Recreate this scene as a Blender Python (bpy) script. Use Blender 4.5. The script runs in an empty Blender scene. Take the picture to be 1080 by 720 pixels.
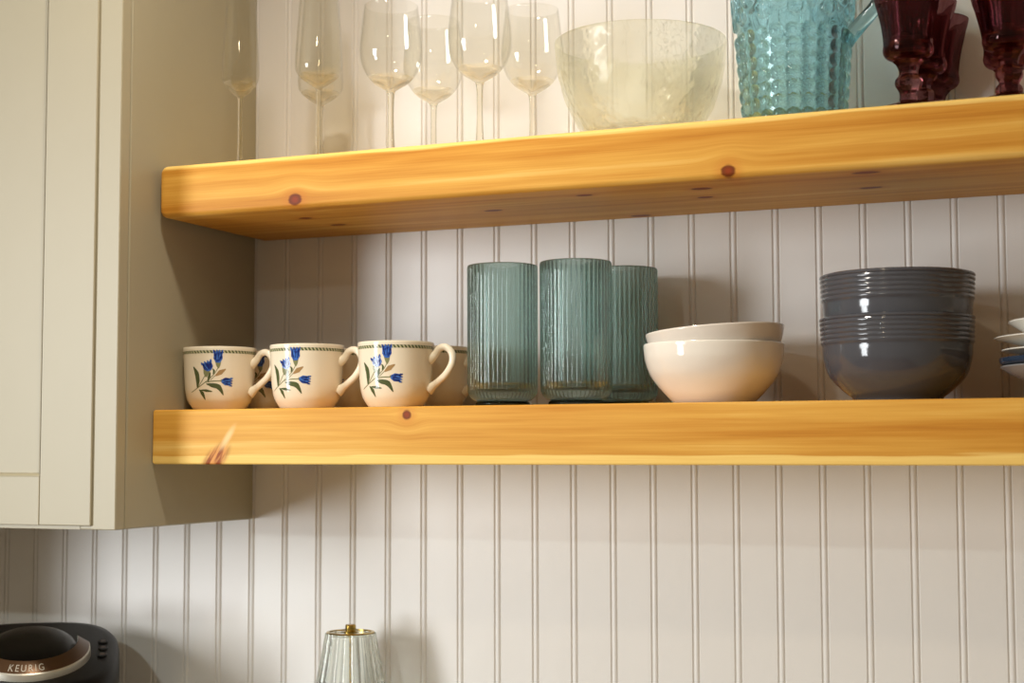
import bpy, bmesh, math, random
from mathutils import Vector, Matrix

random.seed(4)
CM = 0.01
SC = bpy.context.scene
COL = SC.collection
PI = math.pi
sin, cos = math.sin, math.cos

# ------------------------------------------------------------------ materials
class NT:
    """tiny helper round a material's node tree"""
    def __init__(self, name):
        self.mat = bpy.data.materials.new(name)
        self.mat.use_nodes = True
        self.t = self.mat.node_tree
        self.t.nodes.clear()
        self.out = self.t.nodes.new('ShaderNodeOutputMaterial')
    def n(self, kind, **kw):
        nd = self.t.nodes.new(kind)
        for k, v in kw.items():
            setattr(nd, k, v)
        return nd
    def link(self, a, b):
        self.t.links.new(a, b)
    def put(self, sock, v):
        if hasattr(v, 'links'):
            self.link(v, sock)
        else:
            sock.default_value = v
    def m(self, op, a, b=0.0, c=None, clamp=False):
        nd = self.n('ShaderNodeMath', operation=op, use_clamp=clamp)
        self.put(nd.inputs[0], a)
        self.put(nd.inputs[1], b)
        if c is not None:
            self.put(nd.inputs[2], c)
        return nd.outputs[0]
    def step(self, x, lo, hi):
        nd = self.n('ShaderNodeMapRange', interpolation_type='SMOOTHSTEP')
        self.put(nd.inputs[0], x)
        nd.inputs[1].default_value = lo
        nd.inputs[2].default_value = hi
        return nd.outputs[0]
    def mix(self, f, a, b):
        nd = self.n('ShaderNodeMix', data_type='RGBA')
        self.put(nd.inputs[0], f)
        self.put(nd.inputs[6], a)
        self.put(nd.inputs[7], b)
        return nd.outputs[2]
    def xyz(self, coord='Object', scale=100.0):
        tc = self.n('ShaderNodeTexCoord')
        s = self.n('ShaderNodeSeparateXYZ')
        self.link(tc.outputs[coord], s.inputs[0])
        return [self.m('MULTIPLY', s.outputs[i], scale) for i in range(3)]
    def vec(self, x, y, z):
        c = self.n('ShaderNodeCombineXYZ')
        for i, v in enumerate((x, y, z)):
            self.put(c.inputs[i], v)
        return c.outputs[0]
    def noise(self, vec, scale=1.0, detail=3.0, rough=0.5):
        nd = self.n('ShaderNodeTexNoise')
        if vec is not None:
            self.link(vec, nd.inputs['Vector'])
        nd.inputs['Scale'].default_value = scale
        nd.inputs['Detail'].default_value = detail
        nd.inputs['Roughness'].default_value = rough
        return nd.outputs['Fac']
    def principled(self, color, rough=0.5, metal=0.0, coat=0.0, ior=1.5, spec=0.5, normal=None):
        b = self.n('ShaderNodeBsdfPrincipled')
        self.put(b.inputs['Base Color'], color)
        self.put(b.inputs['Roughness'], rough)
        b.inputs['Metallic'].default_value = metal
        b.inputs['Coat Weight'].default_value = coat
        b.inputs['Coat Roughness'].default_value = 0.06
        b.inputs['IOR'].default_value = ior
        b.inputs['Specular IOR Level'].default_value = spec
        if normal is not None:
            self.link(normal, b.inputs['Normal'])
        self.link(b.outputs[0], self.out.inputs[0])
        return b
    def bump(self, h, strength=0.2, dist=0.001):
        b = self.n('ShaderNodeBump')
        b.inputs['Strength'].default_value = strength
        b.inputs['Distance'].default_value = dist
        self.link(h, b.inputs['Height'])
        return b.outputs[0]

def rgb(r, g, b):
    return (r, g, b, 1.0)

def srgb(r, g, b):
    def f(c):
        c /= 255.0
        return c / 12.92 if c <= 0.04045 else ((c + 0.055) / 1.055) ** 2.4
    return (f(r), f(g), f(b), 1.0)

def paint(name, c, rough=0.4, bumps=0.05, nscale=0.35, var=0.03):
    t = NT(name)
    x, y, z = t.xyz()
    n1 = t.noise(t.vec(x, y, z), nscale, 4.0)
    n2 = t.noise(t.vec(x, y, z), 6.0, 2.0)
    d = rgb(*[v * (1 - var * 2) for v in c[:3]])
    col = t.mix(n1, d, c)
    h = t.m('ADD', t.m('MULTIPLY', n1, 1.0), t.m('MULTIPLY', n2, 0.15))
    t.principled(col, rough, normal=t.bump(h, bumps, 0.004))
    return t.mat

def ceramic(name, c, rough=0.12, var=0.02, spec=0.5):
    t = NT(name)
    x, y, z = t.xyz()
    n1 = t.noise(t.vec(x, y, z), 0.7, 3.0)
    d = rgb(*[v * (1 - var * 2) for v in c[:3]])
    t.principled(t.mix(n1, d, c), rough, spec=spec)
    return t.mat

def plain(name, c, rough=0.4, metal=0.0, var=0.05, spec=0.5):
    t = NT(name)
    x, y, z = t.xyz()
    n1 = t.noise(t.vec(x, y, z), 1.5, 3.0)
    d = rgb(*[v * (1 - var) for v in c[:3]])
    r2 = t.m('ADD', t.m('MULTIPLY', n1, 0.08), rough - 0.04)
    t.principled(t.mix(n1, d, c), r2, metal, spec=spec)
    return t.mat

def glass(name, tint, fac=0.5, ior=1.45, rough=0.0, bump_scale=None, bump_strength=0.3, bump_dist=0.002,
          bump_kind='noise'):
    """glass: part of the light goes straight on through the thin wall, part is refracted and reflected"""
    t = NT(name)
    g = t.n('ShaderNodeBsdfGlass')
    g.inputs['Color'].default_value = tint
    g.inputs['IOR'].default_value = ior
    g.inputs['Roughness'].default_value = rough
    tr = t.n('ShaderNodeBsdfTransparent')
    tr.inputs['Color'].default_value = tint
    mx = t.n('ShaderNodeMixShader')
    mx.inputs[0].default_value = fac
    t.link(tr.outputs[0], mx.inputs[1])
    t.link(g.outputs[0], mx.inputs[2])
    t.link(mx.outputs[0], t.out.inputs[0])
    x, y, z = t.xyz()
    if bump_scale:
        if bump_kind == 'voronoi':
            v = t.n('ShaderNodeTexVoronoi', feature='SMOOTH_F1')
            t.link(t.vec(x, y, z), v.inputs['Vector'])
            v.inputs['Scale'].default_value = bump_scale
            h = v.outputs['Distance']
        else:
            h = t.noise(t.vec(x, y, z), bump_scale, 3.0)
        nb = t.bump(h, bump_strength, bump_dist)
        t.link(nb, g.inputs['Normal'])
    return t.mat

def wood(name, front_knots, under_knots, sap_edge, sap_dir, yfront, zbot, flame=None, figure=0.0):
    t = NT(name)
    x, y, z = t.xyz()
    wob = t.m('MULTIPLY', t.m('SUBTRACT', t.noise(t.vec(t.m('MULTIPLY', x, 0.05), y, z), 1.0, 2.0), 0.5), 3.0)
    # the grain swerves round the knots
    zz = z
    masks = []
    rings = []
    for (kx, kz, rx, rz) in front_knots:
        dx = t.m('DIVIDE', t.m('SUBTRACT', x, kx), rx)
        dz = t.m('DIVIDE', t.m('SUBTRACT', z, kz), rz)
        dy = t.m('DIVIDE', t.m('SUBTRACT', y, yfront), 3.0)
        d = t.m('SQRT', t.m('ADD', t.m('ADD', t.m('MULTIPLY', dx, dx), t.m('MULTIPLY', dz, dz)), t.m('MULTIPLY', dy, dy)))
        masks.append(d)
        fall = t.m('POWER', 2.718, t.m('MULTIPLY', t.m('MULTIPLY', d, d), -0.12))
        sgn = t.m('MULTIPLY', t.m('MULTIPLY', dz, fall), 0.55)
        zz = t.m('SUBTRACT', zz, sgn)
    for (kx, ky, rx, ry) in under_knots:
        dx = t.m('DIVIDE', t.m('SUBTRACT', x, kx), rx)
        dy = t.m('DIVIDE', t.m('SUBTRACT', y, ky), ry)
        dz = t.m('DIVIDE', t.m('SUBTRACT', z, zbot), 1.0)
        d = t.m('SQRT', t.m('ADD', t.m('ADD', t.m('MULTIPLY', dx, dx), t.m('MULTIPLY', dz, dz)), t.m('MULTIPLY', dy, dy)))
        masks.append(d)
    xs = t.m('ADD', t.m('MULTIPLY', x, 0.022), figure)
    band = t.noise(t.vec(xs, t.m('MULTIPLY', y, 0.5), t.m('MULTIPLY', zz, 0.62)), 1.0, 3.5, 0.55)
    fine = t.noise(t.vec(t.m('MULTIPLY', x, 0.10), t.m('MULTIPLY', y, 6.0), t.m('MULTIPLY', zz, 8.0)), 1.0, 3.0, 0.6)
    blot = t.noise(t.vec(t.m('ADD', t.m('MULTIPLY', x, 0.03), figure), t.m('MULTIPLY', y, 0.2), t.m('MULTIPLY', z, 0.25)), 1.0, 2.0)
    cr = t.n('ShaderNodeValToRGB')
    e = cr.color_ramp.elements
    e[0].position = 0.28; e[0].color = srgb(166, 96, 24)
    e[1].position = 0.74; e[1].color = srgb(240, 202, 118)
    k = e.new(0.42); k.color = srgb(200, 136, 48)
    k = e.new(0.57); k.color = srgb(220, 164, 72)
    f = t.m('ADD', t.m('ADD', t.m('MULTIPLY', band, 0.62), t.m('MULTIPLY', fine, 0.18)), t.m('MULTIPLY', blot, 0.24))
    t.link(f, cr.inputs[0])
    col = cr.outputs[0]
    # pale sapwood along one edge
    edge = t.m('ADD', z, t.m('MULTIPLY', wob, 0.55))
    sap = t.step(edge, sap_edge - 0.22 * sap_dir, sap_edge + 0.22 * sap_dir) if sap_dir > 0 else \
        t.m('SUBTRACT', 1.0, t.step(edge, sap_edge - 0.1, sap_edge + 0.1))
    sapc = t.mix(fine, srgb(236, 188, 92), srgb(252, 220, 136))
    col = t.mix(t.m('MULTIPLY', sap, 0.92), col, sapc)
    for i, d in enumerate(masks):
        halo = t.m('SUBTRACT', 1.0, t.step(d, 0.9, 2.6))
        core = t.m('SUBTRACT', 1.0, t.step(t.m('ADD', d, t.m('MULTIPLY', t.m('SUBTRACT', fine, 0.5), 0.7)), 0.75, 1.15))
        cen = t.m('SUBTRACT', 1.0, t.step(d, 0.15, 0.8))
        col = t.mix(t.m('MULTIPLY', halo, 0.35), col, srgb(196, 112, 36))
        col = t.mix(t.m('MULTIPLY', core, 0.92), col, srgb(104, 38, 10))
        col = t.mix(t.m('MULTIPLY', cen, 0.75), col, srgb(146, 58, 20))
    if flame:
        fx, fz = flame
        # feathered burr: narrow at the bottom edge, sweeping up to the right
        u = t.m('SUBTRACT', t.m('SUBTRACT', x, fx), t.m('MULTIPLY', t.m('SUBTRACT', z, fz), 0.62))
        w = t.m('DIVIDE', u, 1.7)
        v = t.m('DIVIDE', t.m('SUBTRACT', z, fz), 2.3)
        r = t.m('SQRT', t.m('ADD', t.m('MULTIPLY', w, w), t.m('MULTIPLY', v, v)))
        fe = t.m('SUBTRACT', 1.0, t.step(r, 0.45, 1.15))
        streak = t.noise(t.vec(t.m('MULTIPLY', u, 1.5), y, t.m('MULTIPLY', z, 0.35)), 1.0, 3.0)
        st = t.step(streak, 0.42, 0.62)
        col = t.mix(t.m('MULTIPLY', fe, 0.95), col, t.mix(st, srgb(138, 56, 16), srgb(220, 150, 80)))
        # pale feather above
        v2 = t.m('DIVIDE', t.m('SUBTRACT', z, fz + 2.6), 1.7)
        w2 = t.m('DIVIDE', t.m('SUBTRACT', u, 0.1), 0.6)
        r2 = t.m('SQRT', t.m('ADD', t.m('MULTIPLY', w2, w2), t.m('MULTIPLY', v2, v2)))
        fe2 = t.m('SUBTRACT', 1.0, t.step(r2, 0.2, 1.2))
        col = t.mix(t.m('MULTIPLY', fe2, 0.8), col, srgb(246, 208, 150))
    rough = t.m('ADD', t.m('MULTIPLY', fine, 0.12), 0.42)
    t.principled(col, rough, spec=0.18, normal=t.bump(fine, 0.08, 0.0008))
    return t.mat

# ------------------------------------------------------------------ object helpers
def empty(name, loc_cm=(0, 0, 0), rz=0.0, label=None, cat=None, group=None):
    o = bpy.data.objects.new(name, None)
    o.empty_display_size = 0.02
    COL.objects.link(o)
    o.location = Vector(loc_cm) * CM
    o.rotation_euler = (0, 0, rz)
    if label: o['label'] = label
    if cat: o['category'] = cat
    if group: o['group'] = group
    return o

def build(name, bm, mats, parent=None, smooth=True, angle=35, scale=CM, loc_cm=None):
    me = bpy.data.meshes.new(name)
    if scale != 1:
        bmesh.ops.scale(bm, vec=(scale,) * 3, verts=bm.verts)
    bm.to_mesh(me)
    bm.free()
    if not isinstance(mats, (list, tuple)):
        mats = [mats]
    for m in mats:
        me.materials.append(m)
    if smooth:
        me.shade_smooth()
        me.set_sharp_from_angle(angle=math.radians(angle))
    o = bpy.data.objects.new(name, me)
    COL.objects.link(o)
    if parent is not None:
        o.parent = parent
    if loc_cm is not None:
        o.location = Vector(loc_cm) * CM
    return o

def tag(o, label=None, cat=None, group=None, kind=None):
    for k, v in (('label', label), ('category', cat), ('group', group), ('kind', kind)):
        if v: o[k] = v
    return o

def add_box(bm, lo, hi, bev=0.0, seg=2, mi=0):
    r = bmesh.ops.create_cube(bm, size=1.0)
    vs = r['verts']
    lo, hi = Vector(lo), Vector(hi)
    for v in vs:
        v.co = Vector(((v.co.x + .5) * (hi.x - lo.x) + lo.x, (v.co.y + .5) * (hi.y - lo.y) + lo.y, (v.co.z + .5) * (hi.z - lo.z) + lo.z))
    fs = set(f for v in vs for f in v.link_faces)
    for f in fs: f.material_index = mi
    if bev > 0:
        es = list(set(e for f in fs for e in f.edges))
        bmesh.ops.bevel(bm, geom=es, offset=bev, segments=seg, profile=0.5, affect='EDGES')

def spline(pts, per=6):
    """Catmull-Rom through the points"""
    out = []
    n = len(pts)
    for i in range(n - 1):
        p0 = pts[max(i - 1, 0)]; p1 = pts[i]; p2 = pts[i + 1]; p3 = pts[min(i + 2, n - 1)]
        for k in range(per):
            t = k / per
            out.append(tuple(0.5 * ((2 * b) + (-a + c) * t + (2 * a - 5 * b + 4 * c - d) * t * t + (-a + 3 * b - 3 * c + d) * t ** 3)
                             for a, b, c, d in zip(p0, p1, p2, p3)))
    out.append(tuple(pts[-1]))
    return out

def lathe(bm, prof, seg=64, mod=None, mi=0, cap0=True, cap1=True, closed=False):
    """turn a profile of (r, z); r ~ 0 ends become a pole"""
    rings = []
    for i, p in enumerate(prof):
        r, z = p[0], p[1]
        if r < 1e-4:
            rings.append([bm.verts.new((0, 0, z))])
        else:
            ring = []
            for k in range(seg):
                a = 2 * PI * k / seg
                rr, zz = (r, z) if mod is None else mod(a, r, z, i)
                ring.append(bm.verts.new((rr * cos(a), rr * sin(a), zz)))
            rings.append(ring)
    n = len(rings)
    pairs = [(i, i + 1) for i in range(n - 1)]
    if closed: pairs.append((n - 1, 0))
    for i, j in pairs:
        A, B = rings[i], rings[j]
        if len(A) == 1 and len(B) == 1: continue
        for k in range(seg):
            k2 = (k + 1) % seg
            if len(A) == 1: f = bm.faces.new((A[0], B[k2], B[k]))
            elif len(B) == 1: f = bm.faces.new((A[k], A[k2], B[0]))
            else: f = bm.faces.new((A[k], A[k2], B[k2], B[k]))
            f.material_index = mi
    if not closed:
        if cap0 and len(rings[0]) > 1:
            bm.faces.new(list(reversed(rings[0]))).material_index = mi
        if cap1 and len(rings[-1]) > 1:
            bm.faces.new(rings[-1]).material_index = mi

def tube(bm, pts, radii, seg=12, mi=0, squash=1.0, up=Vector((0, 0, 1))):
    """tube along a polyline with its own radius at each point; squash flattens it sideways"""
    pts = [Vector(p) for p in pts]
    rings = []
    for i, p in enumerate(pts):
        d = (pts[min(i + 1, len(pts) - 1)] - pts[max(i - 1, 0)]).normalized()
        u = up - d * up.dot(d)
        if u.length < 1e-3:
            u = Vector((1, 0, 0)) - d * d.x
        u.normalize()
        s = d.cross(u)
        rings.append([bm.verts.new(p + u * (radii[i] * cos(2 * PI * k / seg)) + s * (radii[i] * squash * sin(2 * PI * k / seg))) for k in range(seg)])
    for A, B in zip(rings, rings[1:]):
        for k in range(seg):
            k2 = (k + 1) % seg
            bm.faces.new((A[k], A[k2], B[k2], B[k])).material_index = mi
    bm.faces.new(list(reversed(rings[0]))).material_index = mi
    bm.faces.new(rings[-1]).material_index = mi

def fix(bm):
    bmesh.ops.recalc_face_normals(bm, faces=bm.faces)

# ------------------------------------------------------------------ geometry of the place (cm; wall at y = 0, x along it)
SU, SUB = 32.10, 25.83          # upper shelf top / underside
SL, SLB = 2.60, -3.90           # lower shelf
SD = 23.07                      # shelf depth
CAB_B = -11.40                  # cabinet underside
COUNTER = -57.0
CEIL, FLOOR = 98.0, -148.0

M_WALL = paint('painted_beadboard', srgb(230, 225, 220), 0.36, 0.16, 0.12, 0.015)
M_CAB = paint('cabinet_paint', srgb(168, 158, 132), 0.42, 0.05, 0.2, 0.015)
M_CEIL = paint('ceiling_paint', srgb(236, 232, 224), 0.8, 0.05)
M_FLOOR = plain('floor_boards', srgb(150, 110, 72), 0.45)
M_COUNTER = plain('pale_stone', srgb(196, 190, 180), 0.3, var=0.08)

def beadboard():
    bm = bmesh.new()
    prof = [(-50.0, 0.0)]
    i0, i1 = -9, 40
    for i in range(i0, i1 + 1):
        c = i * 5.08
        g = 0.10      # half-width of a groove
        hb = 0.26     # half-width of the bead
        dpt = 0.20
        prof += [(c - hb - 2 * g - 0.05, 0.0), (c - hb - 2 * g, 0.03), (c - hb - g, dpt), (c - hb, 0.10)]
        for k in range(1, 6):
            a = PI * k / 6
            prof.append((c - hb * cos(a), 0.10 - 0.14 * sin(a)))
        prof += [(c + hb, 0.10), (c + hb + g, dpt), (c + hb + 2 * g, 0.03), (c + hb + 2 * g + 0.05, 0.0)]
    prof.append((210.0, 0.0))
    lo = [bm.verts.new((x, y, FLOOR)) for x, y in prof]
    hi = [bm.verts.new((x, y, CEIL)) for x, y in prof]
    for a in range(len(prof) - 1):
        bm.faces.new((lo[a], lo[a + 1], hi[a + 1], hi[a]))
    bl = [bm.verts.new((x, 6.0, z)) for x in (-50, 210) for z in (FLOOR, CEIL)]
    bm.faces.new((bl[0], bl[1], bl[3], bl[2]))
    return bm
tag(build('wall_back', beadboard(), M_WALL, angle=14), kind='structure')

bm = bmesh.new(); add_box(bm, (-300, -420, FLOOR - 5), (260, 6, FLOOR))
tag(build('floor', bm, M_FLOOR, smooth=False), kind='structure')
bm = bmesh.new(); add_box(bm, (-300, -420, CEIL), (260, 6, CEIL + 5))
tag(build('ceiling', bm, M_CEIL, smooth=False), kind='structure')

bm = bmesh.new(); add_box(bm, (-62, -42, FLOOR), (-50, 6, CEIL))  # unseen slab, added to keep window light off the far-left wall
tag(build('left_light_blocker', bm, M_CEIL, smooth=False), kind='structure')

# ------------------------------------------------------------------ worktop
bm = bmesh.new(); add_box(bm, (-49.9, -63, COUNTER - 3.5), (210, -0.1, COUNTER), 0.4)
wt = build('countertop', bm, M_COUNTER); tag(wt, kind='structure')
bm = bmesh.new(); add_box(bm, (-49.9, -58, FLOOR + 0.01), (210, -0.1, COUNTER - 3.52))  # unseen base cabinet block carrying the countertop
tag(build('base_cabinet_1', bm, M_CAB, smooth=False), kind='structure')

# ------------------------------------------------------------------ wall cabinet
cab = empty('wall_cabinet', (-40, -14, CAB_B), 0, 'cream painted wall cabinet with a recessed panel door, hung left of the shelves', 'cabinet')
ox, oy, oz = 40, 14, -CAB_B
def C_(p): return (p[0] + ox, p[1] + oy, p[2] + oz)
def cbox(bm, lo, hi, bev=0.0): add_box(bm, C_(lo), C_(hi), bev, 1)
bm = bmesh.new(); cbox(bm, (-49.8, -28.0, CAB_B), (0.30, -0.25, 84), 0.14)
build('carcass', bm, M_CAB, cab)
bm = bmesh.new()
cbox(bm, (-4.6, -30.0, CAB_B - 0.02), (0.34, -28.25, 84), 0.10)       # right stile
cbox(bm, (-49.8, -30.0, CAB_B - 0.02), (-4.58, -28.12, -8.0), 0.02)     # bottom rail
cbox(bm, (-49.8, -30.0, 79), (-4.62, -28.12, 84), 0.05)
build('face_frame', bm, M_CAB, cab)
bm = bmesh.new()
DR, DI, DL = -2.9, -10.3, -48.0
DB, DT, RT = -10.98, 82.0, -5.25
YF, YB = -30.35, -30.02
add = lambda lo, hi, b=0.0: cbox(bm, lo, hi, b)
add((DI, YF, DB), (DR, YB, DT), 0.10)                      # right stile
add((DL, YF, DB), (DL + 7.4, YB, DT), 0.10)                # left stile
add((DL + 7.43, YF, DB), (DI - 0.03, YB, RT), 0.06)        # bottom rail
add((DL + 7.43, YF, DT - 6), (DI - 0.03, YB, DT), 0.06)    # top rail
add((DL + 7, YF + 0.8, RT - 1), (DI + 0.3, YF + 1.4, DT - 5))   # recessed panel
# slim chamfer between frame and panel
def wedge(a, b, n):
    """quarter-round bead along an inner edge, from the frame's face down to the panel"""
    a, b, n = Vector(C_(a)), Vector(C_(b)), Vector(n)
    prev = None
    for k in range(7):
        t = PI / 2 * k / 6
        off = n * (0.38 * sin(t)) + Vector((0, 0.02 + 0.76 * (1 - cos(t)), 0))
        cur = (bm.verts.new(a + off), bm.verts.new(b + off))
        if prev: bm.faces.new((prev[0], prev[1], cur[1], cur[0]))
        prev = cur
wedge((DI, YF, RT), (DI, YF, DT - 6), (-1, 0, 0))
wedge((DL + 7.4, YF, RT), (DL + 7.4, YF, DT - 6), (1, 0, 0))
wedge((DL + 7.4, YF, RT), (DI, YF, RT), (0, 0, 1))
wedge((DL + 7.4, YF, DT - 6), (DI, YF, DT - 6), (0, 0, -1))
fix(bm)
build('door', bm, M_CAB, cab, angle=32)

# ------------------------------------------------------------------ shelves
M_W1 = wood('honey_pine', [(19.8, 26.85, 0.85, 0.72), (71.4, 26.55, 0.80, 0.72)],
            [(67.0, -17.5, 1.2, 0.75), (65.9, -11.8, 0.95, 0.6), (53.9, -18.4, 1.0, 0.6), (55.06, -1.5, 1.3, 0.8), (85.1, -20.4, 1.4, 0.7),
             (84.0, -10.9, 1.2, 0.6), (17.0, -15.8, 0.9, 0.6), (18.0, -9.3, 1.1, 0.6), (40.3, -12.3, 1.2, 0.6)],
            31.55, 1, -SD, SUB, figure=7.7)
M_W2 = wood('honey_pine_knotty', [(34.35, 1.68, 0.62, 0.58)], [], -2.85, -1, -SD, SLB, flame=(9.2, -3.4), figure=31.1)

def shelf(name, z0, z1, x0, mat, bev, label):
    bm = bmesh.new()
    add_box(bm, (x0, -SD, z0), (128, -0.12, z1), 0)
    # round the left end, then the front edges
    es = [e for e in bm.edges if all(v.co.x < x0 + 0.01 for v in e.verts) and abs(e.verts[0].co.z - e.verts[1].co.z) < 0.01]
    bmesh.ops.bevel(bm, geom=es, offset=bev * 1.6, segments=6, profile=0.5, affect='EDGES')
    es = [e for e in bm.edges if all(v.co.y < -SD + 0.01 for v in e.verts)]
    bmesh.ops.bevel(bm, geom=es, offset=bev, segments=5, profile=0.5, affect='EDGES')
    return tag(build(name, bm, mat, angle=30), label, 'shelf')
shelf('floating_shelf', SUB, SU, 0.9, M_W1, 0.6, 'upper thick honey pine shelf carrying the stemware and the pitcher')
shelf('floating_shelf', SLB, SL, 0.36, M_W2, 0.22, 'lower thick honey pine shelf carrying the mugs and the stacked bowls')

# ------------------------------------------------------------------ stemware
M_CLEAR = glass('clear_glass', rgb(0.997, 0.985, 0.94), 0.6, 1.45)
def thin_glass(name, tint, ior=1.5):
    t = NT(name)
    ge = t.n('ShaderNodeNewGeometry')
    dt = t.n('ShaderNodeVectorMath', operation='DOT_PRODUCT')
    t.link(ge.outputs['Incoming'], dt.inputs[0]); t.link(ge.outputs['Normal'], dt.inputs[1])
    f0 = ((ior - 1) / (ior + 1)) ** 2
    k = t.m('POWER', t.m('SUBTRACT', 1.0, t.m('ABSOLUTE', dt.outputs['Value'])), 5.0)
    fr = t.m('ADD', t.m('MULTIPLY', k, (1 - f0) * 0.75), f0)
    tr = t.n('ShaderNodeBsdfTransparent'); tr.inputs[0].default_value = tint
    gl = t.n('ShaderNodeBsdfGlossy'); gl.inputs['Roughness'].default_value = 0.02
    mx = t.n('ShaderNodeMixShader')
    t.link(fr, mx.inputs[0]); t.link(tr.outputs[0], mx.inputs[1]); t.link(gl.outputs[0], mx.inputs[2])
    t.link(mx.outputs[0], t.out.inputs[0])
    return t.mat
M_THIN = thin_glass('thin_clear_glass', rgb(0.985, 0.982, 0.965))
M_BOWLG = glass('crackled_glass', rgb(0.98, 0.982, 0.94), 0.38, 1.45, 0.0, 1.5, 0.35, 0.002, 'voronoi')

def stem_parts(root, h_bowl, R_foot, bowl_prof, r_stem=0.42, mat=None):
    mat = mat or M_CLEAR
    bm = bmesh.new()
    lathe(bm, [(0, 0.0), (R_foot, 0.0), (R_foot, 0.12)] + spline([(R_foot * .85, 0.22), (R_foot * .4, 0.45), (r_stem + .12, 0.9)], 4) + [(0, 0.9)], 48)
    fix(bm); build('foot', bm, mat, root)
    bm = bmesh.new()
    lathe(bm, [(0, 0.9)] + spline([(r_stem + .12, 0.9), (r_stem + .03, 1.8), (r_stem * .84, h_bowl * .5), (r_stem * .9, h_bowl - .9), (r_stem + .12, h_bowl - .15)], 5) + [(0, h_bowl - .15)], 24)
    fix(bm); build('stem', bm, mat, root)
    bm = bmesh.new()
    outer = spline(bowl_prof, 6)
    th = 0.12
    inner = []
    for i, (r, z) in enumerate(outer):
        k = min(1.0, (z - h_bowl) / 1.2)
        inner.append((max(r - th - 0.06 * (1 - k), 0.0), z + 0.42 * (1 - k) if z < h_bowl + 1.2 else z))
    top = outer[-1]
    inner = [p for p in inner if p[0] > 0.02]
    prof = [(0, h_bowl - .15)] + outer + [(top[0] - th / 2, top[1] + 0.05)] + list(reversed(inner)) + [(0, inner[0][1] - 0.01)]
    lathe(bm, prof, 72)
    fix(bm)
    for f in bm.faces:
        if f.calc_center_median().z < h_bowl + 1.5: f.material_index = 1
    build('bowl', bm, [M_THIN, mat], root, angle=60)

def wine(loc, label, group, k=1.0):
    r = empty('wine_glass', loc, 0, label, 'wine glass', group)
    stem_parts(r, 8.35, 3.3, [(0.50, 8.25), (1.1, 8.6), (2.2, 9.35), (3.1, 10.5), (3.65, 12.0), (3.74, 13.6), (3.55, 15.6), (3.22, 18.5)])
    return r
def flute(loc, label, group, k=1.0):
    r = empty('champagne_flute', loc, 0, label, 'champagne glass', group)
    stem_parts(r, 9.9, 3.1 * k, [(0.45, 9.8), (0.9, 10.05), (1.9 * k, 10.75), (2.65 * k, 11.5), (2.9 * k, 12.5), (2.78 * k, 15.5), (2.42 * k, 20.5), (2.1 * k, 24.5)], 0.34)
    return r
STEM = 'clear stemmed glasses on the upper shelf'
flute((7.1, -15, SU), 'narrowest clear tulip flute, nearest the cabinet side on the upper shelf', STEM, 0.80)
flute((18.3, -15, SU), 'front clear flute, second stemmed glass from the cabinet on the upper shelf', STEM, 1.0)
flute((13.9, -6.8, SU), 'clear flute half hidden directly behind the front flute on the upper shelf', STEM, 1.0)
wine((28.67, -16, SU), 'clear wine glass at the front, just right of the pair of flutes', STEM)
wine((30.5, -8, SU), 'clear wine glass at the back, seen between the two front wine glasses', STEM)
wine((40.2, -16, SU), 'clear wine glass at the front, nearer the glass salad bowl', STEM)
wine((43.6, -8, SU), 'clear wine glass at the back, directly left of the glass salad bowl', STEM)

# ------------------------------------------------------------------ glass salad bowl
bm = bmesh.new()
outer = spline([(5.3, 0.0), (6.2, 0.75), (7.1, 2.2), (8.35, 4.6), (9.2, 7.2), (9.62, 9.6), (9.82, 11.9)], 6)
inner = spline([(4.4, 1.0), (5.8, 1.6), (6.75, 2.8), (8.0, 5.0), (8.86, 7.4), (9.3, 9.7), (9.52, 11.9)], 6)
rnd = random.Random(2)
def wob(a, r, z, i):
    d = 0.05 * sin(7 * a + z * 1.3) * sin(3.1 * z + 2 * a) + 0.03 * sin(13 * a - 2.2 * z)
    return (r + (d if 0.6 < z < 11 else 0), z)
lathe(bm, [(0, 0.0)] + outer + [(9.67, 12.05)] + list(reversed(inner)) + [(0, 0.9)], 120, wob)
fix(bm)
gb = build('salad_bowl', bm, M_BOWLG, angle=60, loc_cm=(58.5, -12, SU))
tag(gb, 'large clear crackled glass bowl standing left of the teal pitcher', 'bowl')

# ------------------------------------------------------------------ teal pitcher
M_TEAL = glass('teal_glass', rgb(0.79, 0.925, 0.955), 0.8, 1.45)
pit = empty('pitcher', (76.3, -13, SU), 0, 'teal pressed glass pitcher covered in raised dots', 'pitcher')
bm = bmesh.new()
oprof = spline([(5.0, 0.0), (5.2, 0.6), (5.45, 3.0), (5.75, 7.0), (6.1, 11.0), (6.35, 15.0), (6.5, 20.0), (6.9, 23.5)], 6)
iprof = spline([(4.5, 1.0), (4.85, 1.6), (5.05, 3.5), (5.35, 7.0), (5.7, 11.0), (5.95, 15.0), (6.15, 20.0), (6.55, 23.5)], 6)
def spout(a, r, z, i):
    d = math.atan2(sin(a - PI), cos(a - PI))
    k = math.exp(-(d / 0.35) ** 2) * max(0.0, (z - 18.5) / 5.0) ** 2
    return (r + 1.6 * k, z + 0.9 * k)
def Rp(z):
    z = min(max(z, 0.0), 23.49)
    for (r0, z0), (r1, z1) in zip(oprof, oprof[1:]):
        if z0 <= z <= z1: return r0 + (r1 - r0) * (z - z0) / max(z1 - z0, 1e-6)
    return oprof[-1][0]
NC = 22
def button(a, z, a0, z0, w, h, d):
    u = (math.atan2(sin(a - a0), cos(a - a0)) * Rp(z)) / w
    v = (z - z0) / h
    q = u * u + v * v
    return d * math.sqrt(1 - q) if q < 1 else 0.0
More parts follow.
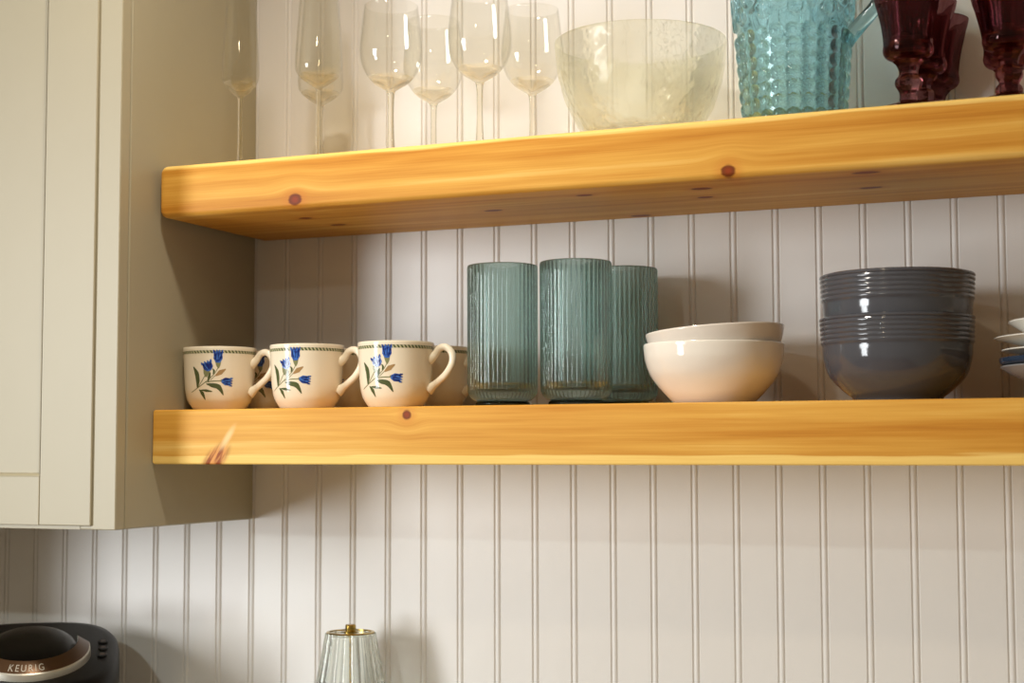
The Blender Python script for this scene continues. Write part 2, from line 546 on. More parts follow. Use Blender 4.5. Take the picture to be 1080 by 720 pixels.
def ringed(a, z, a0, z0, w, h, d):
    u = (math.atan2(sin(a - a0), cos(a - a0)) * Rp(z)) / w
    v = (z - z0) / h
    q = math.sqrt(u * u + v * v)
    if q >= 1: return 0.0
    return d * (0.25 + 0.75 * math.exp(-((q - 0.82) / 0.13) ** 2)) if q > 0.55 else d * (0.25 + 0.5 * math.sqrt(1 - (q / 0.55) ** 2))
def relief(a, z):
    h = 0.0
    if z < 11.4:
        step = 2 * PI / NC
        a0 = round((a - 0.05) / step) * step + 0.05
        j = min(max(round((z - 0.95) / 1.48), 0), 6)
        h = button(a, z, a0, 0.95 + j * 1.48, 0.72, 0.70, 0.42)
    elif z < 20.5:
        step = 2 * PI / 11
        a0 = round((a - 0.12) / step) * step + 0.12
        b0 = round((a - 0.12 - step / 2) / step) * step + 0.12 + step / 2
        h = max(ringed(a, z, a0, 14.6, 1.45, 2.5, 0.45), ringed(a, z, b0, 12.3, 0.95, 0.95, 0.42), button(a, z, b0, 16.9, 0.8, 0.8, 0.4),
                button(a, z, a0, 18.6, 0.8, 0.8, 0.4), button(a, z, b0, 14.6, 0.6, 1.2, 0.35))
    return h
op2 = [(Rp(0.12 + k * 0.123), 0.12 + k * 0.123) for k in range(190)]
n_out = len(op2) + 2
def pmod(a, r, z, i):
    if 1 <= i < n_out: r += relief(a, z) * min(1.0, z / 0.25)
    return spout(a, r, z, i)
lathe(bm, [(0, 0.0), (4.95, 0.0)] + op2 + [(6.9, 23.5), (6.72, 23.7)] + list(reversed(iprof)) + [(0, 0.9)], 352, pmod)
fix(bm)
build('body', bm, M_TEAL, pit, angle=75)
bm = bmesh.new()
hp = spline([(5.7, 0, 9.2), (6.3, 0, 9.9), (7.6, 0, 11.2), (9.3, 0, 13.0), (10.8, 0, 15.6), (10.8, 0, 18.5), (8.9, 0, 20.6), (6.3, 0, 20.4)], 5)
tube(bm, hp, [1.15 - 0.2 * sin(PI * i / (len(hp) - 1)) for i in range(len(hp))], 14, squash=0.8, up=Vector((0, 1, 0)))
fix(bm)
hd = build('handle', bm, M_TEAL, pit)
hd.rotation_euler = (0, 0, -0.08)

# ------------------------------------------------------------------ purple goblets
M_PURP = glass('amethyst_glass', rgb(0.60, 0.38, 0.40), 0.85, 1.5)
def goblet(loc, label, k=1.0, rz=0.2):
    r = empty('goblet', loc, rz, label, 'goblet', 'purple pressed glass goblets on the upper shelf')
    H = 13.1
    fac = lambda a: cos(PI / 8) / cos((a % (PI / 4)) - PI / 8)
    bm = bmesh.new()
    o = spline([(1.15, 5.35), (2.15, 5.6), (2.55, 6.3), (2.42, 7.3), (2.62, 9.0), (3.02, 10.8), (3.52, 12.4), (3.68, H)], 5)
    i_ = spline([(1.4, 6.5), (2.05, 6.9), (2.12, 7.6), (2.34, 9.1), (2.75, 10.9), (3.26, 12.45), (3.44, H)], 5)
    n_o = len(o) + 1
    def fmod(a, rr, z, i):
        if i < n_o and 6.6 < z < 11.9:
            w = min(1.0, (z - 6.6) / .8, (11.9 - z) / .9)
            return (rr * (1 + (fac(a) * 1.03 - 1) * w), z)
        return (rr, z)
    lathe(bm, [(0, 5.3)] + o + [(3.56, H + .08)] + list(reversed(i_)) + [(0, 6.4)], 80, fmod)
    fix(bm); build('bowl', bm, M_PURP, r, angle=40)
    bm = bmesh.new()
    s = spline([(1.0, 1.0), (0.95, 1.9), (1.35, 2.7), (1.35, 3.3), (0.95, 3.9), (1.15, 4.7), (1.6, 5.2)], 5)
    lathe(bm, [(0, 1.0)] + s + [(0, 5.25)], 40, lambda a, rr, z, i: (rr * fac(a), z))
    fix(bm); build('stem', bm, M_PURP, r, angle=30)
    bm = bmesh.new()
    lathe(bm, [(0, 0.0), (3.1, 0.0), (3.15, 0.25)] + spline([(2.6, 0.5), (1.7, 0.75), (1.05, 1.05)], 4) + [(0, 1.05)], 64)
    fix(bm); build('foot', bm, M_PURP, r)
goblet((89.3, -18.7, SU), 'front purple goblet of the trio beside the teal pitcher handle')
goblet((89.75, -11.22, SU), 'purple goblet in the middle of the trio beside the teal pitcher', rz=0.5)
goblet((90.2, -3.76, SU), 'rearmost purple goblet of the trio, closest to the beadboard', rz=0.1)
goblet((99.1, -18.6, SU), 'purple goblet at the front on the far right end of the shelf', rz=0.35)
goblet((98.5, -11.1, SU), 'purple goblet behind the one at the far right end of the shelf')

# ------------------------------------------------------------------ flowered mugs
M_MUG = ceramic('cream_glaze', srgb(238, 226, 202), 0.10)
M_BLUE = None
def petal_mat():
    t = NT('cobalt_petals')
    x, y, z = t.xyz()
    n = t.noise(t.vec(x, y, z), 3.0, 3.0)
    cr = t.n('ShaderNodeValToRGB')
    cr.color_ramp.elements[0].position = 0.38; cr.color_ramp.elements[0].color = srgb(22, 40, 120)
    cr.color_ramp.elements[1].position = 0.62; cr.color_ramp.elements[1].color = srgb(66, 116, 200)
    t.link(n, cr.inputs[0])
    t.principled(cr.outputs[0], 0.14)
    return t.mat
M_BLUE = petal_mat()
M_DKBLUE = plain('navy_petal_edge', srgb(20, 30, 84), 0.15)
M_LEAF = ceramic('olive_leaves', srgb(88, 98, 62), 0.14, 0.15)
M_STALK = ceramic('grey_green_stalks', srgb(134, 136, 96), 0.14, 0.1)
M_BUD = ceramic('tan_bud', srgb(176, 142, 96), 0.14, 0.1)
def band_mat():
    t = NT('green_rope_border')
    x, y, z = t.xyz()
    a = t.m('ARCTAN2', y, x)
    s = t.m('SINE', t.m('ADD', t.m('MULTIPLY', a, 64.0), t.m('MULTIPLY', z, 9.0)))
    t.principled(t.mix(t.step(s, -0.35, 0.45), srgb(78, 86, 54), srgb(190, 186, 150)), 0.14)
    return t.mat
M_BAND = band_mat()

MUG_H = 7.75
MO = spline([(2.95, 0.0), (3.12, 0.10), (3.45, 0.55), (3.9, 1.35), (4.16, 2.5), (4.28, 4.0), (4.38, 5.8), (4.5, 7.62)], 6)
def Rm(z):
    for (r0, z0), (r1, z1) in zip(MO, MO[1:]):
        if z0 <= z <= z1: return r0 + (r1 - r0) * (z - z0) / max(z1 - z0, 1e-6)
    return MO[-1][0]
def mug_body(off):
    """cup with its printed spray; off turns the print round the cup (the print is centred on local -y)"""
    bm = bmesh.new()
    inn = spline([(2.6, 0.7), (3.3, 0.95), (3.75, 1.7), (3.92, 2.7), (4.02, 4.0), (4.12, 5.8), (4.24, 7.62)], 6)
    lathe(bm, [(0, 0.25), (2.5, 0.25), (2.6, 0.0)] + MO + [(4.46, 7.72), (4.37, MUG_H), (4.28, 7.72)] + list(reversed(inn)) + [(0, 0.65)], 96)
    fix(bm)
    def P(zx, zy, lift=0.014):
        """a point of the print, read off in the first mug's enlarged view"""
        s, z = (zx - 376) / 68.0, (640 - zy) / 68.0
        R = Rm(z)
        ph = math.asin(max(-1, min(1, s / R))) + off
        return bm.verts.new(((R + lift) * sin(ph), -(R + lift) * cos(ph), z))
    def strip(spine, widths, mi, lift=0.014):
        pts = spline(spine, 4)
        n = len(pts)
        prev = None
        for i, (a, b) in enumerate(pts):
            t = i / (n - 1) * (len(widths) - 1)
            k = min(int(t), len(widths) - 2)
            w = (widths[k] + (widths[k + 1] - widths[k]) * (t - k)) / 2
            q0, q1 = pts[max(i - 1, 0)], pts[min(i + 1, n - 1)]
            dx, dy = q1[0] - q0[0], q1[1] - q0[1]
            L = math.hypot(dx, dy) or 1
            nx, ny = -dy / L * w, dx / L * w
            cur = (P(a + nx, b + ny, lift), P(a, b, lift), P(a - nx, b - ny, lift))
            if prev:
                bm.faces.new((prev[0], cur[0], cur[1], prev[1])).material_index = mi
                bm.faces.new((prev[1], cur[1], cur[2], prev[2])).material_index = mi
            prev = cur
    # stalks
    strip([(150, 492), (200, 455), (262, 408), (330, 345), (362, 292)], [5, 7, 7, 6, 5], 3)
    strip([(196, 460), (236, 395), (262, 345)], [5, 6, 6], 3)
    strip([(262, 412), (320, 402), (388, 400)], [6, 9, 8], 3)
    strip([(300, 395), (345, 352)], [5, 5], 3)
    # leaves
    strip([(196, 455), (200, 400), (190, 335), (162, 280)], [6, 30, 34, 4], 2, 0.018)
    strip([(268, 424), (318, 436), (370, 452), (408, 518)], [5, 36, 42, 4], 2, 0.018)
    strip([(212, 470), (238, 502), (262, 556)], [5, 28, 4], 2, 0.018)
    strip([(226, 474), (270, 480), (318, 488)], [5, 22, 4], 2, 0.018)
    strip([(284, 410), (290, 370), (300, 330)], [5, 24, 8], 2, 0.018)
    strip([(322, 345), (330, 320), (318, 300)], [5, 18, 6], 2, 0.018)
    # bud
    strip([(342, 358), (382, 330), (426, 302)], [8, 40, 4], 4, 0.018)
    # calyxes and flowers
    strip([(364, 300), (364, 272), (362, 236)], [4, 34, 52], 3, 0.018)
    strip([(266, 368), (268, 340), (272, 310)], [10, 44, 60], 3, 0.018)
    strip([(384, 392), (402, 402), (420, 404)], [10, 34, 50], 3, 0.018)
    # petals: a cup shape of broad strips with a toothed lip
    def flower(cx, cy, ang, L, W, mi=1):
        ca, sa = cos(ang), sin(ang)
        def tr(u, v): return (cx + u * ca - v * sa, cy + u * sa + v * ca)
        strip([tr(-L * .5, 0), tr(-L * .15, 0), tr(L * .2, 0), tr(L * .42, 0)], [W * .35, W * .95, W * .92, W * .98], 1, 0.024)
        for q in (-0.42, -0.14, 0.14, 0.42):
            strip([tr(L * .36, q * W * .95), tr(L * .62, q * W * 1.18)], [W * .30, 5], 1, 0.024)
        for q in (-0.30, 0.30):
            strip([tr(-L * .35, q * W * .5), tr(L * .05, q * W), tr(L * .45, q * W * 1.1)], [3, 9, 4], 5, 0.028)
        strip([tr(-L * .3, 0), tr(L * .1, 0.03 * W), tr(L * .4, 0)], [2, 7, 3], 5, 0.028)
    flower(362, 203, -PI / 2, 96, 78)
    flower(280, 280, -PI / 2 - 0.35, 78, 84)
    flower(432, 405, 0.12, 80, 66)
    # rope border below the lip
    n = 96
    for z0, z1 in ((6.88, 7.24),):
        A = [bm.verts.new(((Rm(z0) + .012) * cos(2 * PI * k / n), (Rm(z0) + .012) * sin(2 * PI * k / n), z0)) for k in range(n)]
        B = [bm.verts.new(((Rm(z1) + .012) * cos(2 * PI * k / n), (Rm(z1) + .012) * sin(2 * PI * k / n), z1)) for k in range(n)]
        for k in range(n):
            bm.faces.new((A[k], A[(k + 1) % n], B[(k + 1) % n], B[k])).material_index = 6
    return bm
MUG_MATS = [M_MUG, M_BLUE, M_LEAF, M_STALK, M_BUD, M_DKBLUE, M_BAND]
def mug_handle():
    bm = bmesh.new()
    pts = spline([(4.15, 0, 5.75), (4.75, 0, 6.1), (5.4, 0, 6.95), (6.25, 0, 7.1), (6.95, 0, 6.35), (6.95, 0, 5.2), (6.25, 0, 4.0), (5.2, 0, 3.05), (4.55, 0, 2.55), (4.02, 0, 2.2)], 5)
    n = len(pts)
    rad = []
    for i in range(n):
        t = i / (n - 1)
        rad.append(0.36 + 0.28 * math.exp(-(t / .09) ** 2) + 0.30 * math.exp(-((1 - t) / .10) ** 2))
    tube(bm, pts, rad, 14, squash=1.15, up=Vector((0, 1, 0)))
    fix(bm)
    return bm
CAMX, CAMY = 111.09, -178.56
def mug(x, y, dh, off, label):
    """dh: how far the handle is turned from the direction to the camera (to the right), off: the print's turn"""
    va = math.atan2(CAMX - x, y - CAMY) * -1          # bearing of the camera seen from the mug
    r = empty('mug', (x, y, SL), 0, label, 'mug', 'cream mugs with blue flowers on the lower shelf')
    b = build('cup', mug_body(off), MUG_MATS, r, angle=40)
    b.rotation_euler = (0, 0, -va)
    h = build('handle', mug_handle(), M_MUG, r)
    h.rotation_euler = (0, 0, -va - PI / 2 + math.radians(dh))
    return r
mug(4.83, -15.5, 66, 0.0, 'cream mug with blue flowers at the front, closest to the cabinet')
mug(17.2, -15.5, 67, -0.27, 'cream mug with blue flowers at the front, middle of its row')
mug(29.16, -15.5, 70, -0.19, 'cream mug with blue flowers at the front, next to the ribbed tumblers')
mug(5.1, -5.8, 62, -0.04, 'shaded flowered mug at the back, glimpsed through the handle of the leftmost front mug')
mug(17.2, -5.6, 66, -0.45, 'shaded cream mug at the back, behind the middle and right front mugs')
mug(29.4, -5.6, 66, -0.5, 'shaded cream mug at the back, partly hidden by the front mug nearest the tumblers')

# ------------------------------------------------------------------ ribbed tumblers
M_RIB = glass('smoky_teal_glass', rgb(0.81, 0.882, 0.868), 0.8, 1.55)
M_RIBBASE = glass('smoky_glass_base', rgb(0.42, 0.50, 0.52), 0.8, 1.55)
NR = 46
def tumbler(loc, label):
    r = empty('tumbler', loc, random.uniform(0, .1), label, 'tumbler', 'ribbed grey green tumblers on the lower shelf')
    bm = bmesh.new()
    H = 16.2
    rib = lambda a, k: k * (abs(sin(a * NR / 2)) ** 0.55 - 0.75)
    out = [(2.9, 0.62), (3.3, 0.75), (3.72, 1.15), (3.97, 1.7), (4.01, 2.3)] + [(4.02 + 0.02 * i / 10, 2.3 + (H - 0.25 - 2.3) * i / 10) for i in range(1, 11)] + [(4.0, H - .05), (3.92, H)]
    inn = [(2.6, 1.75), (3.2, 1.85), (3.5, 2.15), (3.62, 2.8), (3.64, 6), (3.66, 11), (3.68, H - .3), (3.78, H - .02)]
    no = len(out) + 1
    def mod(a, rr, z, i):
        if 0 < i < no and z > 0.7:
            k = 0.10 * min(1.0, (z - 0.7) / 0.9)
            if z > H - .1: k *= 0.5
            return (rr + rib(a, k), z)
        return (rr, z)
    lathe(bm, [(0, 0.62)] + out + list(reversed(inn)) + [(0, 1.72)], NR * 12, mod)
    fix(bm); build('ribbed_wall', bm, M_RIB, r, angle=50)
    bm = bmesh.new()
    lathe(bm, [(0, 0.0), (2.85, 0.0)] + spline([(3.05, 0.05), (3.15, 0.28), (3.05, 0.52), (2.85, 0.60)], 4) + [(0, 0.60)], 72)
    fix(bm); build('base', bm, M_RIBBASE, r, angle=50)
tumbler((42.8, -15.5, SL), 'ribbed smoky teal tumbler nearest the flowered mugs')
tumbler((51.75, -15.5, SL), 'ribbed smoky teal tumbler at the front, middle of the three')
tumbler((54.5, -6.9, SL), 'ribbed smoky teal tumbler set back behind, beside the white bowls')

# ------------------------------------------------------------------ bowls
M_WHITE = ceramic('off_white_glaze', srgb(236, 228, 216), 0.09)
M_WHITE2 = ceramic('warm_white_glaze', srgb(228, 218, 206), 0.11)
M_GREY = ceramic('slate_glaze', srgb(76, 77, 83), 0.09, 0.05, 0.6)
def simple_bowl(name, prof, th, mats, loc, label, cat, group, foot=None, mod=None, tilt=None):
    bm = bmesh.new()
    out = spline(prof, 6)
    inn = []
    for i, (rr, z) in enumerate(out):
        if rr - th > 0.3:
            t = z / out[-1][1]
            inn.append((rr - th, max(z + (th * .9 * (1 - t)), out[0][1] + th)))
    f = [(0, 0.25), (foot - .35, 0.25), (foot - .25, 0.0), (foot, 0.0)] if foot else [(0, 0.0)]
    lathe(bm, f + out + [(out[-1][0] - th * .2, out[-1][1] + th * .3), (out[-1][0] - th * .75, out[-1][1] + th * .3)] + list(reversed(inn)) + [(0, inn[0][1])], 96, mod)
    fix(bm)
    o = build(name, bm, mats, angle=50, loc_cm=loc)
    if tilt: o.rotation_euler = tilt
    return tag(o, label, cat, group)
WB = [(4.15, 0.05), (4.65, 0.43), (6.1, 2.0), (7.0, 3.3), (7.52, 4.8), (7.68, 6.0), (7.70, 6.55)]
simple_bowl('cereal_bowl', WB, 0.35, M_WHITE, (66.95, -13, SL), 'off-white bowl standing on the shelf, lower of the white pair', 'bowl', 'white bowls', 4.1)
tl = math.radians(-3.8)
WBU = [(3.8, 0.05), (4.2, 0.43), (5.5, 2.0), (6.4, 3.3), (7.0, 4.6), (7.4, 5.8), (7.62, 6.7)]
simple_bowl('cereal_bowl', WBU, 0.35, M_WHITE2, (67.05 - 7.0 * sin(tl), -13, SL + 1.4 + 7.0 - 7.0 * cos(tl)), 'off-white bowl resting tilted inside the lower white bowl', 'bowl', 'white bowls', 3.7,
            tilt=(0.0, tl, 0))

def grey_bowl(loc, label):
    base = [(4.6, 0.3), (4.85, 0.6), (5.9, 1.45), (7.05, 2.75), (7.6, 4.4), (7.72, 5.9)]
    bm = bmesh.new()
    out = spline(base, 6)
    # five rounded rings under the lip
    z0, step, n = 6.0, 0.50, 5
    ring = []
    for k in range(n):
        for q in range(6):
            t = q / 6
            ring.append((7.76 + 0.03 * k + 0.12 * abs(sin(PI * t)), z0 + (k + t) * step))
    ring += [(7.90, z0 + n * step), (8.02, z0 + n * step + .12), (7.98, z0 + n * step + .3)]
    top = z0 + n * step + .3
    inn = spline([(3.0, 0.85), (5.0, 1.4), (6.5, 2.9), (7.1, 4.6), (7.3, 6.0), (7.5, 7.5), (7.68, top)], 6)
    lathe(bm, [(0, 0.3), (4.2, 0.3), (4.3, 0.0), (4.6, 0.0)] + out + ring + [(7.8, top + .1)] + list(reversed(inn)) + [(0, 0.8)], 112)
    fix(bm)
    return tag(build('ribbed_bowl', bm, M_GREY, angle=45, loc_cm=loc), label, 'bowl', 'slate grey bowls')
grey_bowl((86.75, -13, SL), 'slate grey ringed bowl at the bottom of the grey stack')
grey_bowl((86.85, -13, SL + 4.5), 'slate grey ringed bowl nested on top of the grey stack')

# ------------------------------------------------------------------ dishes at the right end
M_NAVY = ceramic('navy_glaze', srgb(44, 58, 78), 0.12, 0.1)
M_PALE = ceramic('pale_grey_glaze', srgb(142, 143, 146), 0.15)
M_PLATE = ceramic('plate_white', srgb(236, 234, 226), 0.12)
PX, PY = 107.2, -12.0
GR = 'dishes stacked at the right end of the lower shelf'
simple_bowl('soup_bowl', [(4.5, 0.05), (5.6, 0.6), (7.6, 1.9), (9.2, 2.7), (10.2, 3.38)], 0.35, M_PALE, (PX, PY, SL), 'pale grey bowl at the bottom of the dish stack cut off by the right edge', 'bowl', GR, 4.4)
simple_bowl('saucer', [(5.5, 0.02), (7.8, 0.10), (9.95, 0.22), (10.3, 0.80)], 0.30, M_NAVY, (PX, PY, SL + 3.42), 'navy blue plate sandwiched in the dish stack at the right edge', 'plate', GR, 5.4)
simple_bowl('saucer', [(5.0, 0.02), (7.2, 0.25), (9.0, 0.55), (10.1, 0.70)], 0.35, M_PLATE, (PX, PY, SL + 4.35), 'white plate lying directly on the navy plate at the right edge', 'plate', GR, 4.9)
simple_bowl('dinner_plate', [(5.0, 0.02), (7.2, 0.55), (9.4, 1.15), (10.75, 1.45)], 0.32, M_PLATE, (PX, PY, SL + 4.86), 'widest white plate, second from the top of the dish stack at the right edge', 'plate', GR, 4.9)
simple_bowl('salad_plate', [(5.0, 0.02), (6.5, 0.6), (8.2, 1.8), (9.3, 2.5)], 0.45, M_PLATE, (PX, PY, SL + 5.45), 'white dish on top of the stack at the right edge', 'plate', GR, 4.9)

# ------------------------------------------------------------------ fluted glass lantern on the worktop
M_FLUTE = glass('fluted_clear_glass', rgb(0.975, 0.985, 0.97), 0.8, 1.45)
M_BRASS = plain('aged_brass', srgb(186, 158, 84), 0.25, 1.0)
lan = empty('table_lamp', (18.5, -6.6, COUNTER), 0, 'small fluted clear glass lamp with a brass knob on top, under the shelves', 'lamp')
bm = bmesh.new()
NF = 18
ZT = 32.1
outer = spline([(3.6, 8.0), (4.7, 11.0), (5.1, 15.0), (4.85, 20.0), (4.25, 25.0), (3.45, 29.5), (3.02, ZT)], 6)
inner = [(r - .3, z) for r, z in outer]
def fl(a, rr, z, i):
    return (rr * (1 + 0.075 * abs(sin(a * NF / 2)) - 0.03), z)
lathe(bm, outer + list(reversed(inner)), NF * 10, fl, closed=True)
lathe(bm, [(0, 31.75), (2.6, 31.75), (2.6, 32.0), (0, 32.0)], 64)
fix(bm)
build('lamp_shade', bm, M_FLUTE, lan, angle=40)
bm = bmesh.new()
lathe(bm, [(2.62, 32.05), (2.95, 32.05), (3.02, 32.14), (2.95, 32.24), (2.62, 32.24)], 64, closed=True)
lathe(bm, [(0, 32.05), (0.9, 32.05), (0.9, 32.30), (0, 32.30)], 28)
lathe(bm, [(0, 32.28), (0.62, 32.28), (0.66, 32.4), (0.66, 33.0), (0.58, 33.12), (0, 33.12)], 28)
fix(bm); build('knob', bm, M_BRASS, lan, angle=30)
bm = bmesh.new()
lathe(bm, [(0, 3), (0.32, 3), (0.32, 32.05), (0, 32.05)], 16)
fix(bm); build('stem', bm, M_BRASS, lan, angle=30)
bm = bmesh.new()
lathe(bm, [(0, 0), (5.0, 0), (5.1, .3), (5.0, .8), (4.0, 1.2), (1.4, 2.0), (1.1, 4), (1.2, 6.6), (3.5, 7.4), (4.0, 8.1), (3.0, 8.3), (0, 8.3)], 48)
fix(bm); build('base', bm, M_BRASS, lan, angle=40)

# ------------------------------------------------------------------ coffee maker
M_BLK = plain('black_plastic', srgb(16, 14, 14), 0.42, spec=0.25)
M_GLOSS = plain('gloss_black', srgb(12, 10, 10), 0.25, spec=0.3)
M_SILVER = plain('brushed_silver', srgb(206, 200, 186), 0.34, 0.55)
M_REFLBROWN = plain('brown_reflection_face', srgb(92, 66, 44), 0.35, 0.6)  # brown reflection on the handle's upper face, painted in as its colour
M_PRINT = plain('silver_print', srgb(206, 196, 180), 0.3, 0.3)
M_MARK = plain('button_marks', srgb(150, 128, 116), 0.4)
kc = empty('coffee_maker', (-20.8, -18.5, COUNTER), math.radians(36), 'black single cup coffee maker with a silver lid handle on the worktop', 'coffee maker')
def superell(a, w, d, n=3.2):
    c, s = cos(a), sin(a)
    return (w * math.copysign(abs(c) ** (2 / n), c), d * math.copysign(abs(s) ** (2 / n), s))
TILT = 0.245
def ztop(y): return 29.2 + TILT * y        # the head's top slopes down towards the front (-y)
HW, HDp = 10.9, 12.0
def head():
    bm = bmesh.new()
    n = 72
    levels = [(0.90, 19.0, 0), (0.97, 20.2, 0), (1.0, 22.5, 0), (1.0, None, -1.5), (0.985, None, -0.7), (0.94, None, -0.18), (0.86, None, 0.0)]
    rows = []
    for (k, z, dz) in levels:
        row = []
        for i in range(n):
            x, y = superell(2 * PI * i / n, HW * k, HDp * k)
            row.append(bm.verts.new((x, y, z if z is not None else ztop(y) + dz)))
        rows.append(row)
    for A, B in zip(rows, rows[1:]):
        for i in range(n):
            bm.faces.new((A[i], A[(i + 1) % n], B[(i + 1) % n], B[i]))
    bm.faces.new(list(reversed(rows[0]))); bm.faces.new(rows[-1])
    fix(bm)
    return bm
build('head', head(), M_BLK, kc, angle=40)
bm = bmesh.new()
add_box(bm, (-9.6, -1.0, 0.0), (9.6, 11.4, 21.0), 2.4, 4)
fix(bm); build('rear_body', bm, M_BLK, kc)
bm = bmesh.new()
add_box(bm, (-8.8, -11.2, 0.0), (8.8, -0.5, 3.2), 1.2, 3)
fix(bm); build('drip_tray', bm, M_BLK, kc)
# lid: a low dome lying on the sloping top
LY = -1.2
def onlid(x, y, up):
    """point over the sloped top"""
    nrm = Vector((0, -TILT, 1)).normalized()
    return Vector((x, y, ztop(y))) + nrm * up
bm = bmesh.new()
rows = []
n = 72
for (k, up) in ((1.0, -0.05), (1.0, 0.5), (0.97, 0.95), (0.88, 1.4), (0.7, 1.8), (0.45, 2.0), (0.2, 2.08)):
    rows.append([bm.verts.new(onlid(5.65 * k * cos(2 * PI * i / n), LY + 0.9 + 6.9 * k * sin(2 * PI * i / n), up)) for i in range(n)])
for A, B in zip(rows, rows[1:]):
    for i in range(n): bm.faces.new((A[i], A[(i + 1) % n], B[(i + 1) % n], B[i]))
bm.faces.new(rows[-1]); fix(bm)
build('lid', bm, M_GLOSS, kc, angle=40)
# silver handle: a horseshoe band round the lid's front
a0, a1 = -PI + 0.02 - 0.25, 0.0 - 0.02 + 0.25
N = 60
RI, RO = 5.75, 7.25
def arc(a, r): return (r * cos(a), LY + 0.3 + r * 1.16 * sin(a))
bm = bmesh.new()
prev = None
for i in range(N + 1):
    a = a0 + (a1 - a0) * i / N
    x0, y0 = arc(a, RI); x1, y1 = arc(a, RO)
    sec = [bm.verts.new(onlid(x0, y0, 0.1)), bm.verts.new(onlid(x0, y0, 1.95)), bm.verts.new(onlid(x1 - .12 * cos(a), y1 - .12 * sin(a), 0.95)),
           bm.verts.new(onlid(x1, y1, 0.8)), bm.verts.new(onlid(x1 * 1.012, LY + .3 + (y1 - LY - .3) * 1.012, 0.0)), bm.verts.new(onlid(x1 * 1.01, LY + .3 + (y1 - LY - .3) * 1.01, -1.5))]
    if prev:
        for k in range(6):
            f = bm.faces.new((prev[k], prev[(k + 1) % 6], sec[(k + 1) % 6], sec[k]))
            f.material_index = 1 if k == 1 else 0
    else:
        bm.faces.new(list(reversed(sec)))
    prev = sec
bm.faces.new(prev)
fix(bm)
lh = build('lid_handle', bm, [M_SILVER, M_REFLBROWN], kc, angle=30)
lh['label'] = 'silver horseshoe handle, its upper face coloured with a brown reflection'
# lettering on the handle's upper face
def text_bm(body, size):
    cu = bpy.data.curves.new('lettering', 'FONT')
    cu.body = body; cu.size = size; cu.align_x = 'CENTER'; cu.extrude = 0.0
    cu.space_character = 1.35
    o = bpy.data.objects.new('lettering', cu)
    COL.objects.link(o)
    dg = bpy.context.evaluated_depsgraph_get()
    me = bpy.data.meshes.new_from_object(o.evaluated_get(dg))
    bpy.data.objects.remove(o)
    b = bmesh.new(); b.from_mesh(me)
    bpy.data.meshes.remove(me)
    return b
bm = text_bm('KEURIG', 1.05)
for v in bm.verts:
    a = -PI / 2 + v.co.x / 7.0
    r = 6.93 - v.co.y
    x, y = arc(a, r)
    v.co = onlid(x, y, 1.95 - 1.0 * (r - RI) / (RO - .12 - RI) + 0.05)
build('lettering', bm, M_PRINT, lh, smooth=False)
# buttons to the right of the lid
for (bx, by) in ((8.75, 2.9), (8.8, 0.6), (8.75, -1.7)):
    bm = bmesh.new()
    rows = []
    for (k, up) in ((1, -0.05), (1, 0.12), (0.85, 0.22)):
        rows.append([bm.verts.new(onlid(bx + 0.62 * k * cos(2 * PI * i / 20), by + 0.8 * k * sin(2 * PI * i / 20), up)) for i in range(20)])
    for A, B in zip(rows, rows[1:]):
        for i in range(20): bm.faces.new((A[i], A[(i + 1) % 20], B[(i + 1) % 20], B[i]))
    bm.faces.new(rows[-1])
    for q in (-0.2, 0.2):
        c = [onlid(bx - .3, by + q - .06, .24), onlid(bx + .3, by + q - .06, .24), onlid(bx + .3, by + q + .06, .24), onlid(bx - .3, by + q + .06, .24)]
        bm.faces.new([bm.verts.new(p) for p in c]).material_index = 1
    fix(bm)
    build('button', bm, [M_BLK, M_MARK], kc, angle=30)

# ------------------------------------------------------------------ light
def area(name, loc, target, w, h, power, color, spread=180, shape='RECTANGLE'):
    l = bpy.data.lights.new(name, 'AREA')
    l.shape = shape
    l.size = w * CM
    if shape in ('RECTANGLE', 'ELLIPSE'): l.size_y = h * CM
    l.energy = power
    l.color = color
    l.spread = math.radians(spread)
    o = bpy.data.objects.new(name, l)
    COL.objects.link(o)
    o.location = Vector(loc) * CM
    d = (Vector(target) - Vector(loc)).normalized()
    o.rotation_euler = d.to_track_quat('-Z', 'Y').to_euler()
    return o
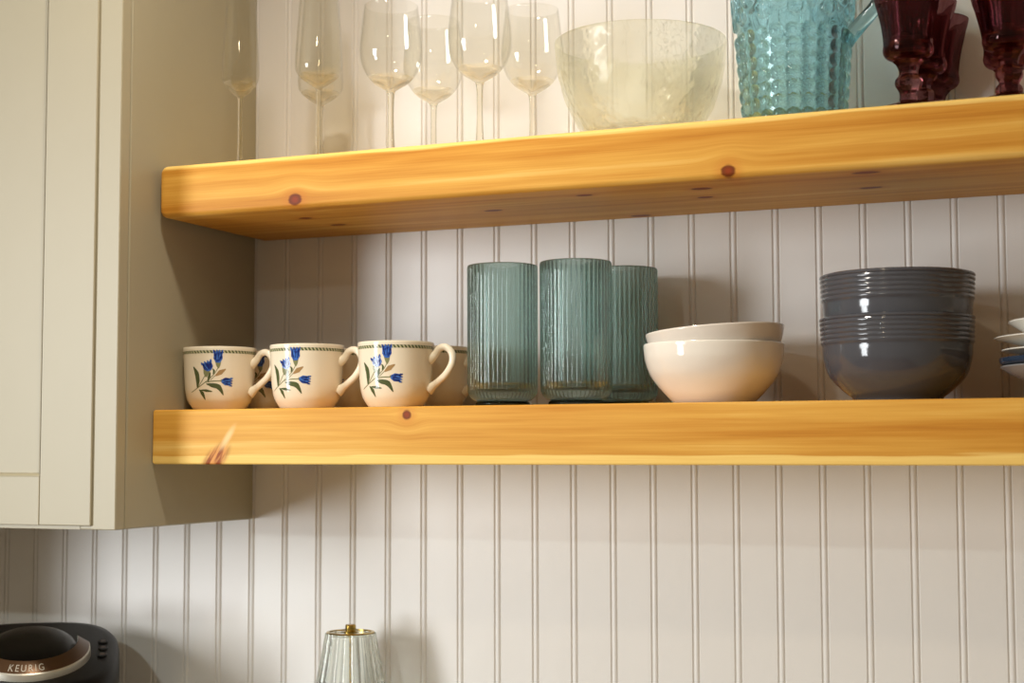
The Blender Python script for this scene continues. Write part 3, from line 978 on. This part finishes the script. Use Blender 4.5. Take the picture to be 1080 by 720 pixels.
# daylight from the window at the left, beyond the cabinets
area('window_daylight', (-195, -322, -45), (22, -5, -20), 66, 90, 6.6, (0.96, 1.0, 1.02), 80)
area('window_daylight', (-195, -322, 44), (22, -5, 30), 104, 84, 11.6, (0.96, 1.0, 1.02), 80)
# recessed lamps in the ceiling
for (lx, ly, p, c) in ((33, -66, 6.3, (1.0, 0.93, 0.80)), (14, -265, 30.0, (0.86, 1.0, 1.0)), (60, -140, 3.0, (1.0, 0.82, 0.55))):
    area('ceiling_lamp', (lx, ly, CEIL - 0.5), (lx, ly, 0), 12, 12, p, c, 150, 'DISK')

w = bpy.data.worlds.new('room_glow')
SC.world = w
w.use_nodes = True
bg = w.node_tree.nodes['Background']
bg.inputs[0].default_value = (1.0, 0.84, 0.60, 1.0)
bg.inputs[1].default_value = 0.25

# ------------------------------------------------------------------ camera
cam = bpy.data.cameras.new('camera')
co = bpy.data.objects.new('camera', cam)
COL.objects.link(co)
yaw, pitch, roll = 0.3905, 0.0691, -0.0026
fw = Vector((-sin(yaw) * cos(pitch), cos(yaw) * cos(pitch), sin(pitch)))
r0 = Vector((cos(yaw), sin(yaw), 0))
u0 = r0.cross(fw)
rr = r0 * cos(roll) + u0 * sin(roll)
uu = -r0 * sin(roll) + u0 * cos(roll)
mw = Matrix(((rr.x, uu.x, -fw.x, 1.110938), (rr.y, uu.y, -fw.y, -1.785566), (rr.z, uu.z, -fw.z, -0.021354), (0, 0, 0, 1)))
co.matrix_world = mw
cam.sensor_width = 36.0
cam.sensor_fit = 'HORIZONTAL'
cam.lens = 36.0 * 1630.82 / 1080.0
cam.clip_start = 0.01
cam.dof.use_dof = True
cam.dof.focus_distance = 1.76
cam.dof.aperture_fstop = 5.6
SC.camera = co

# ------------------------------------------------------------------ colour management
SC.view_settings.view_transform = 'Standard'
SC.view_settings.look = 'None'
SC.view_settings.gamma = 1.0
SC.view_settings.exposure = 0.10
SC.view_settings.use_curve_mapping = False
SC.cycles.max_bounces = 14
SC.cycles.transmission_bounces = 14
SC.cycles.transparent_max_bounces = 24
SC.cycles.sample_clamp_indirect = 6.0
SC.cycles.use_denoising = True
